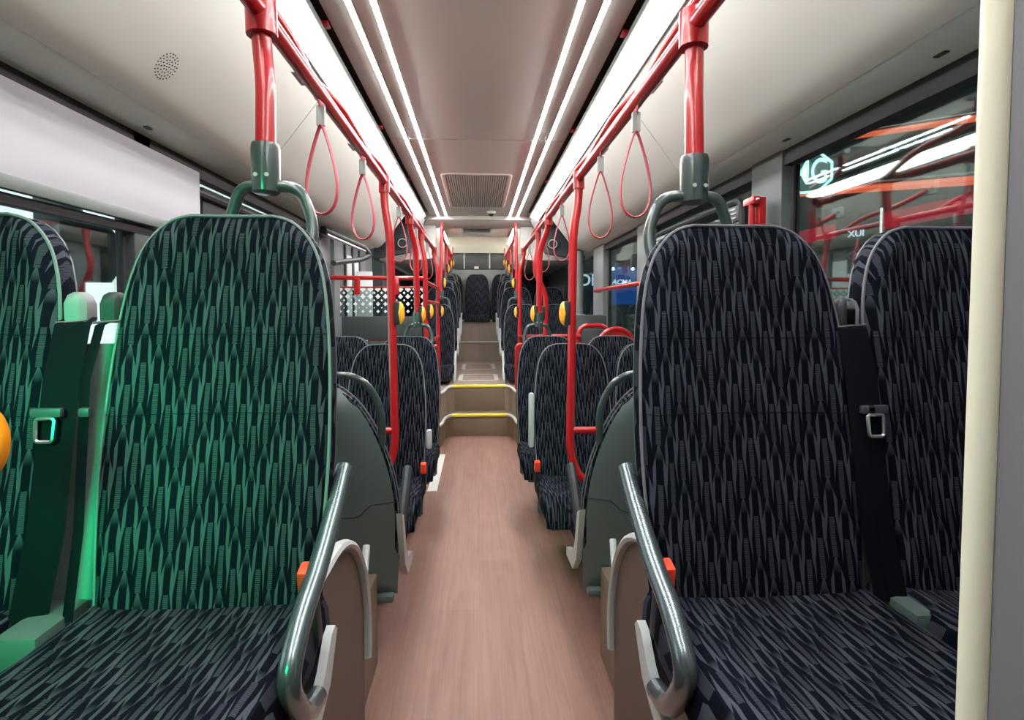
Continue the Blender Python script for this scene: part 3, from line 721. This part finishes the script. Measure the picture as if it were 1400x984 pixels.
bar('grab_bar', [(.54, 4.5, 1.09), (.44, 6.0, 1.02)], 'red bar from the bent pole to the step pole')
bar('grab_bar', [(.39, 5.75, .30), (.39, 5.75, .95), (.85, 5.75, .95)], 'red angled bar beside the steps on the hammer side', bend=.05)
bar('grab_bar', [(.54, 4.5, 1.09), (.82, 4.5, 1.09)], 'red bar from the bent pole to the red-framed panel')
t = bar('grab_bar', [(1.20, 3.9, 1.488), (1.12, 3.9, 1.488), (1.12, 5.38, 1.488), (1.20, 5.38, 1.488)], 'red horizontal bar along the window with the sign outside', bend=.03)

# stop buttons
def stop_button(x, y, z, dx, label, group=None, face=-1):
    """sits on a pole at x, leaning to side dx"""
    t = thing('stop_button', (x, y, z - .05), label, 'stop button', group)
    build(MB().box((dx * .022, 0, .05), (.03, .05, .115), .012), 'button_case', 'black', t)
    body = []
    for k in range(9):
        a = -1 + 2 * k / 8; w = math.sqrt(max(0, 1 - a * a * .93)); body.append([(dx * .034 + dx * .026 * w * math.cos(q), .024 * w * math.sin(q) , .05 + a * .057) for q in [2 * math.pi * j / 14 for j in range(14)]])
    build(MB().loft(body), 'push_face', 'button_yellow', t)
    return t
stop_button(-.426, 2.84, 1.285, 1, 'yellow stop button on the tall pole by the white floor marking')
stop_button(-.425, 3.955, 1.27, 1, 'yellow stop button on the pole into the seat before the lattice screen')
stop_button(-.425, 4.64, 1.29, 1, 'yellow stop button on the pole carrying the lattice screen')
stop_button(-.425, 6.0, 1.29, 1, 'yellow stop button on the step pole on the door side')
stop_button(.448, 2.70, 1.285, -1, 'yellow stop button on the tall pole on the hammer side')
stop_button(.425, 3.955, 1.275, -1, 'yellow stop button on the pole into the seat before the red-framed panel')
stop_button(.54, 4.5, 1.275, -1, 'yellow stop button on the outward bent pole')
stop_button(.44, 6.0, 1.28, -1, 'yellow stop button on the step pole on the hammer side')
for sg in (-1, 1):
    for yy, zz in ((6.6, .66), (7.5, .90), (8.25, 1.03), (9.0, 1.10)):
        stop_button(sg * .455 + .01, yy + SK, zz + SH + .12 + .14, -sg, 'small yellow stop button on a slim pole of the raised rows', 'stop buttons of the raised rows')
# button that peeks in beside the green-lit seats
t = thing('stop_button', (-.69, .8, 1.05), 'large orange stop button on a bar before the green-lit window seat', 'stop button')
build(MB().box((-.0, 0, .07), (.05, .045, .13), .015), 'button_case', 'black', t)
body = []
for k in range(11):
    a = -1 + 2 * k / 10; w = math.sqrt(max(0, 1 - a * a * .95)); body.append([(.016 + .03 * w * math.cos(q), .03 * w * math.sin(q), .07 + a * .052) for q in [2 * math.pi * j / 16 for j in range(16)]])
build(MB().loft(body), 'push_face', 'button_orange', t)
bar('grab_bar', [(-1.215, .8, 1.115), (-.70, .8, 1.115)], 'red wall bar that carries the large orange stop button', r=.014)

# strap handles
def strap(x, y, z, size=1.0, twist=0):
    t = thing('strap_handle', (x, y, z), 'pink-red loop strap with grey clip hanging from an overhead red rail', 'strap handle', 'strap handles on the overhead rails')
    t.rotation_euler = (0, 0, twist)
    build(MB().tube([(0, .026 * math.cos(a), .026 * math.sin(a)) for a in [2 * math.pi * k / 16 for k in range(16)]], .01, 8, closed=True, flat=(.004, .014)), 'rail_wrap', 'red_strap', t)
    build(MB().box((0, 0, -.062), (.026, .018, .062), .005), 'clip', 'grey_plastic', t)
    L = .26 * size; w = .052 * size; pts = []
    for k in range(33):
        q = k / 32; a = 2 * math.pi * q
        yy = -.09 - L * (1 - math.cos(a)) / 2; xx = w * math.sin(a) * (.25 + .75 * (1 - math.cos(a)) / 2) * 1.25
        pts.append((xx, 0, yy))
    build(MB().tube(pts[:-1], .01, 8, closed=True, flat=(.011, .0034)), 'loop', 'red_strap', t)
    return t
for x, ys in ((-.462, (1.72, 2.32, 3.35, 4.25, 5.2)), (.482, (1.72, 2.22, 3.25, 4.2, 5.3))):
    for i, yy in enumerate(ys): strap(x, yy, 1.935, 1.0, random.uniform(-.25, .25))

# ------------------------------------------------------------------ door side and hammer side fittings
t = thing('lattice_screen', (-.78, 4.62, 1.26), 'glass screen printed with a white lattice beside the door', 'screen')
build(MB().box((0, 0, .105), (.66, .008, .23)), 'glass_panel', 'lattice_glass', t, smooth=False)
build(MB().box((0, 0, -.105), (.64, .02, .19), .006), 'lower_panel', 'dark_grey', t)
build(MB().box((0, 0, .225), (.66, .012, .014), .003), 'top_strip', 'red', t)
build(MB().box((-.0, .0, -.73), (.64, .02, 1.04), .006), 'modesty_panel', 'dark_grey', t)
t = thing('door_panel', (-1.0, 5.05, .02), 'tall pale folded door leaf behind the lattice screen', 'door')
build(MB().box((0, 0, .81), (.135, .05, 1.62), .012), 'leaf', 'door_white', t)
dw = build(MB().box((-1.2, 5.4, 1.0), (.03, 1.3, 1.9), .01), 'door_1', 'pillar', None); dw['kind'] = 'structure'
for yy in (5.1, 5.4, 5.7): build(MB().box((-1.18, yy, 1.0), (.03, .05, 1.8), .008), 'door_stile', 'dark_grey', dw)
for y0, y1 in ((5.13, 5.37), (5.43, 5.67)): build(MB().box((-1.183, (y0 + y1) / 2, 1.2), (.008, y1 - y0, 1.2)), 'pane', 'door_white', dw, smooth=False)
t = thing('door_arm', (-1.05, 4.7, 1.87), 'bent steel door arm with black housing under the cove', 'door arm')
build(MB().tube([(-.09, -.45, .02), (.05, .38, -.03)], [.03, .03], 10), 'arm_housing', 'black', t)
build(MB().tube([(-.07, -.43, -.012), (.058, .34, -.055)], .012, 8), 'arm_rod', 'steel', t)
build(MB().tube(fillet([(.055, .36, -.03), (.09, .42, -.08), (.03, .30, -.13), (-.08, -.2, -.20)], .06, 5), .022, 10), 'arm_link', 'dark_grey', t)

t = thing('wheelchair_backrest', (1.0, 5.05, 0), 'dark padded upright panel before the grey window pillar', 'panel')
build(MB().box((0, 0, .69), (.32, .08, 1.14), .03), 'pad', 'dark_grey', t); build(MB().box((0, .03, .07), (.2, .12, .14), .01), 'foot', 'dark_grey', t)
t = thing('folding_seat', (.95, 4.60, .60), 'dark folding seat panel with thick red tubular frame', 'folding seat')
build(MB().tube(fillet([(-.125, 0, -.2), (-.125, 0, .575), (.125, 0, .575), (.125, 0, -.2)], .09, 7), .018, 12), 'frame', 'red', t)
build(MB().box((0, .01, .33), (.22, .03, .42), .02), 'panel', 'dark_grey', t)
build(MB().tube([(-.125, 0, .34), (.125, 0, .34)], .016, 10), 'cross_tube', 'red', t)
build(MB().box((0, .02, -.35), (.2, .06, .5), .01), 'stand', 'dark_grey', t)
t = thing('tip_up_seat', (1.05, 4.25, .60), 'round-topped red plastic tip-up seat back beside the window', 'folding seat')
pr = [(-.135, 0), (.135, 0)] + [(.135 * math.cos(R(a)), .43 + .13 * math.sin(R(a))) for a in range(0, 181, 12)]
build(MB().prism(pr, 'y', -.012, .012), 'seat_back', 'red', t)
build(MB().tube([(x, -.014, z) for x, z in pr[2:]], .017, 10), 'rim', 'red', t)
build(MB().box((0, .02, -.2), (.18, .06, .8), .01), 'stand', 'dark_grey', t)
build(MB().tube([(0, -.012, .43), (0, -.022, .43)], .016, 10), 'bolt', 'light_trim', t)
# pale equipment column
t = thing('equipment_tube', (1.08, 6.0, 0), 'pale vertical tube beside the window before the raised rows', 'tube')
build(MB().tube([(0, 0, .215), (0, 0, 1.1), (0, 0, 1.2), (0, 0, 1.93)], [.06, .06, .045, .045], 14), 'tube_body', 'pillar', t); build(MB().tube([(0, 0, 1.22), (0, 0, 1.26)], .065, 14), 'tube_ring', 'grey_plastic', t)

# ------------------------------------------------------------------ exhibition hall outside
hf = build(MB().box((0, 6, -.45), (40, 40, .1)), 'exterior_ground', 'hall_floor', smooth=False); hf['kind'] = 'structure'
hw = build(MB().box((12, 8, 3.3), (.2, 36, 7.6)), 'exterior_wall_hall', 'hall_dark', smooth=False); hw['kind'] = 'structure'
hb = build(MB().box((5, 19, 3.3), (30, .2, 7.6)), 'exterior_wall_end', 'hall_dark', smooth=False); hb['kind'] = 'structure'
hc = build(MB().box((6, 8, 7.2), (13, 36, .15)), 'exterior_ceiling', 'steel_dark', smooth=False); hc['kind'] = 'structure'
def glow_bar(name, p, q, w, h, m, label, cat, group=None):
    p, q = Vector(p), Vector(q); d = q - p
    t = thing(name, p, label, cat, group)
    build(MB().tube([(0, 0, 0), d], .1, 4, flat=(w, h)), 'light_bar', m, t)
    build(MB().tube([Vector((0, 0, h * 1.3)), d + Vector((0, 0, h * 1.3))], .1, 4, flat=(w * .9, h * .5)), 'bar_back', 'steel_dark', t)
    return t
glow_bar('hall_neon_strip', (6.2, 5.6, 3.45), (6.2, 10.2, 4.40), .05, .045, 'red_glow', 'upper orange-red light strip in the hall beyond the window', 'light')
glow_bar('hall_neon_strip', (6.2, 5.6, 2.74), (6.2, 12.5, 3.85), .05, .06, 'red_glow', 'lower orange-red light strip in the hall beyond the window', 'light')
t = thing('hall_banner', (6.5, 5.8, 2.3), 'long dark red banner board in the hall beyond the window', 'banner')
build(MB().prism([(0, .28), (7.0, .35), (7.0, .62), (0, .52)], 'x', 0, .06), 'board', 'red_board', t, smooth=False)
t = thing('hall_spotlight', (5.0, 5.36, 3.475), 'bright round spotlight in the hall beyond the partition edge', 'light')
build(MB().tube([(0, 0, 0), (.1, 0, .02)], [.09, .06], 14), 'spot_housing', 'steel_dark', t); build(MB().tube([(-.012, 0, 0), (0, 0, 0)], .08, 14), 'spot_lens', 'spot_glow', t)
build(MB().tube([(.06, 0, .03), (.06, 0, 3.65)], .015, 6), 'hanging_rod', 'steel_dark', t)

def text(body, size, loc, rot, m, name, parent=None, ext=.01, bold=0, align='CENTER', mirror=False):
    cu = bpy.data.curves.new(name, 'FONT'); cu.body = body; cu.size = size; cu.extrude = ext; cu.offset = bold; cu.align_x = align; cu.align_y = 'CENTER'
    tmp = bpy.data.objects.new('tmp', cu); C.objects.link(tmp); bpy.context.view_layer.update()
    me = bpy.data.meshes.new_from_object(tmp.evaluated_get(bpy.context.evaluated_depsgraph_get())); bpy.data.objects.remove(tmp)
    me.name = name; me.materials.clear()
    o = link(name, me, m, parent, smooth=False); o.location = loc; o.rotation_euler = rot
    if mirror: o.scale = (-1, 1, 1)
    return o
# octagonal sign
FACE = R(-31)
t = thing('octagon_sign', (5.0, 8.319, 3.374), 'glowing pale green octagonal sign with two capital letters outside the window', 'sign', rz=FACE)
oc = [(.33 * math.cos(R(22.5 + 45 * k)), 0, .33 * math.sin(R(22.5 + 45 * k))) for k in range(8)]
m = MB()
for k in range(8):
    a, b = Vector(oc[k]), Vector(oc[(k + 1) % 8]); a2, b2 = a * .90, b * .90
    m.add([p + Vector((0, q, 0)) for q in (-.02, .02) for p in (a, b, b2, a2)], [(0, 1, 2, 3), (7, 6, 5, 4), (0, 4, 5, 1), (1, 5, 6, 2), (2, 6, 7, 3), (3, 7, 4, 0)])
build(m, 'octagon_frame', 'sign_glow', t, smooth=False)
text('MG', .36, (0, -.02, -.01), (R(90), 0, 0), 'sign_glow', 'sign_lettering', t, bold=.002).scale = (.9, 1.45, 1)
build(MB().prism([(x * .96, z * .96) for x, y, z in oc], 'y', .04, .07), 'sign_back', 'hall_dark', t, smooth=False)
for x in (-.2, .2): build(MB().tube([(x, .055, .2), (x, .055, 3.8)], .012, 6), 'hanging_rod', 'steel_dark', t)
# small lit board
t = thing('hall_text_board', (5.0, 7.2, 2.34), 'dark board with small white letters and a thin white frame edge outside', 'sign', rz=R(-55))
build(MB().box((0, .03, 0), (.55, .03, .5), .005), 'board', 'display_dark', t); build(MB().box((0, .08, -1.3), (.06, .06, 2.9)), 'post', 'steel_dark', t); build(MB().box((.27, .0, .02), (.02, .03, .5), .004), 'frame_edge', 'white_glow', t)
text('XUI', .12, (-.02, .0, -.03), (R(90), 0, 0), 'text_white', 'lettering', t)
# blue billboard with letters
t = thing('blue_billboard', (3.9, 14.0, .9), 'blue billboard with slanted white capital letters outside the window', 'billboard')
build(MB().box((0, .05, 1.02), (1.9, .08, .95), .01), 'board', 'blue_board', t)
text('ACMA', .175, (-.30, -.01, 1.10), (R(90), 0, 0), 'text_white', 'lettering', t, bold=.004).data.transform(Matrix(((1, .25, 0, 0), (0, 1, 0, 0), (0, 0, 1, 0), (0, 0, 0, 1))))
for x in (-.55, -.05): build(MB().tube([(x, -.06, 1.43), (x, -.10, 1.43)], .035, 10), 'billboard_lamp', 'spot_glow', t)
build(MB().box((0, .13, -.2), (.1, .1, 2.2)), 'post', 'steel_dark', t)
t = thing('letter_board', (2.80, 14.2, .5), 'dark board with tall white capital letters outside the window', 'sign')
build(MB().box((0, .05, 1.5), (.55, .06, 1.0), .01), 'board', 'display_dark', t); text('DL', .42, (0, 0, 1.55), (R(90), 0, 0), 'text_white', 'lettering', t, bold=.004)
build(MB().box((0, .13, .35), (.1, .1, 2.5)), 'post', 'steel_dark', t)
# potted shrub outside: crown of leaves
t = thing('potted_shrub', (3.25, 10.0, -.4), 'leafy green shrub in a dark planter below the blue billboard outside', 'shrub')
build(MB().tube([(0, 0, 0), (0, 0, .5)], [.3, .38], 14), 'planter', 'display_dark', t); build(MB().tube([(0, 0, .45), (.03, 0, 1.3)], .05, 8), 'stem', 'steel_dark', t)
m = MB()
for k in range(900):
    a, b_, r_ = random.uniform(0, 6.28), random.uniform(-1, 1), random.uniform(.2, 1) ** .5
    c = Vector((.55 * r_ * math.cos(a) * math.sqrt(1 - b_ * b_), .5 * r_ * math.sin(a) * math.sqrt(1 - b_ * b_), 1.45 + .6 * r_ * b_))
    d1 = Vector((random.uniform(-1, 1), random.uniform(-1, 1), random.uniform(-1, 1))).normalized(); d2 = d1.orthogonal().normalized()
    m.add([c - d1 * .06, c + d2 * .022, c + d1 * .06, c - d2 * .022], [(0, 1, 2, 3)])
tag(build(m, 'foliage', 'leaf', t, smooth=False), kind='stuff')
# shade-side exhibit: backlit wall and dark exhibit
t = thing('backlit_display_wall', (-6.0, 8, -.4), 'bright white backlit display wall outside the roller-shade window', 'display wall')
build(MB().box((-.2, 0, 2.4), (.2, 18, 4.8)), 'wall_back', 'steel_dark', t, smooth=False)
for k in range(6): build(MB().box((-.06, -7.5 + 3 * k, 2.4), (.06, 2.96, 4.6), .01), 'light_panel', 'backlit_wall', t)
t = thing('hall_exhibit', (-4.2, 5.98, -.4), 'dark stepped exhibit block with a rounded cap outside the roller-shade window', 'exhibit')
build(MB().box((0, -.02, 1.4), (.3, .3, 2.9), .04), 'column', 'display_dark', t)
build(MB().prism([(-.3, 2.0), (.45, 2.0), (.55, 2.1), (.62, 2.3), (.6, 2.5), (.45, 2.6), (.1, 2.62), (-.3, 2.55)], 'x', -.15, .2), 'cap', 'display_dark', t)
for k in range(5): build(MB().box((.0, .58, 2.12 + .07 * k), (.6, .12, .03), .006), 'fin', 'steel_dark', t)
t = thing('hall_column', (-3.6, 6.35, -.4), 'plain dark grey column outside beyond the exhibit', 'column')
build(MB().box((0, 0, 2), (.3, .35, 4), .02), 'column_shaft', 'hall_dark', t); build(MB().box((0, 0, .1), (.45, .5, .2), .02), 'column_base', 'steel_dark', t)
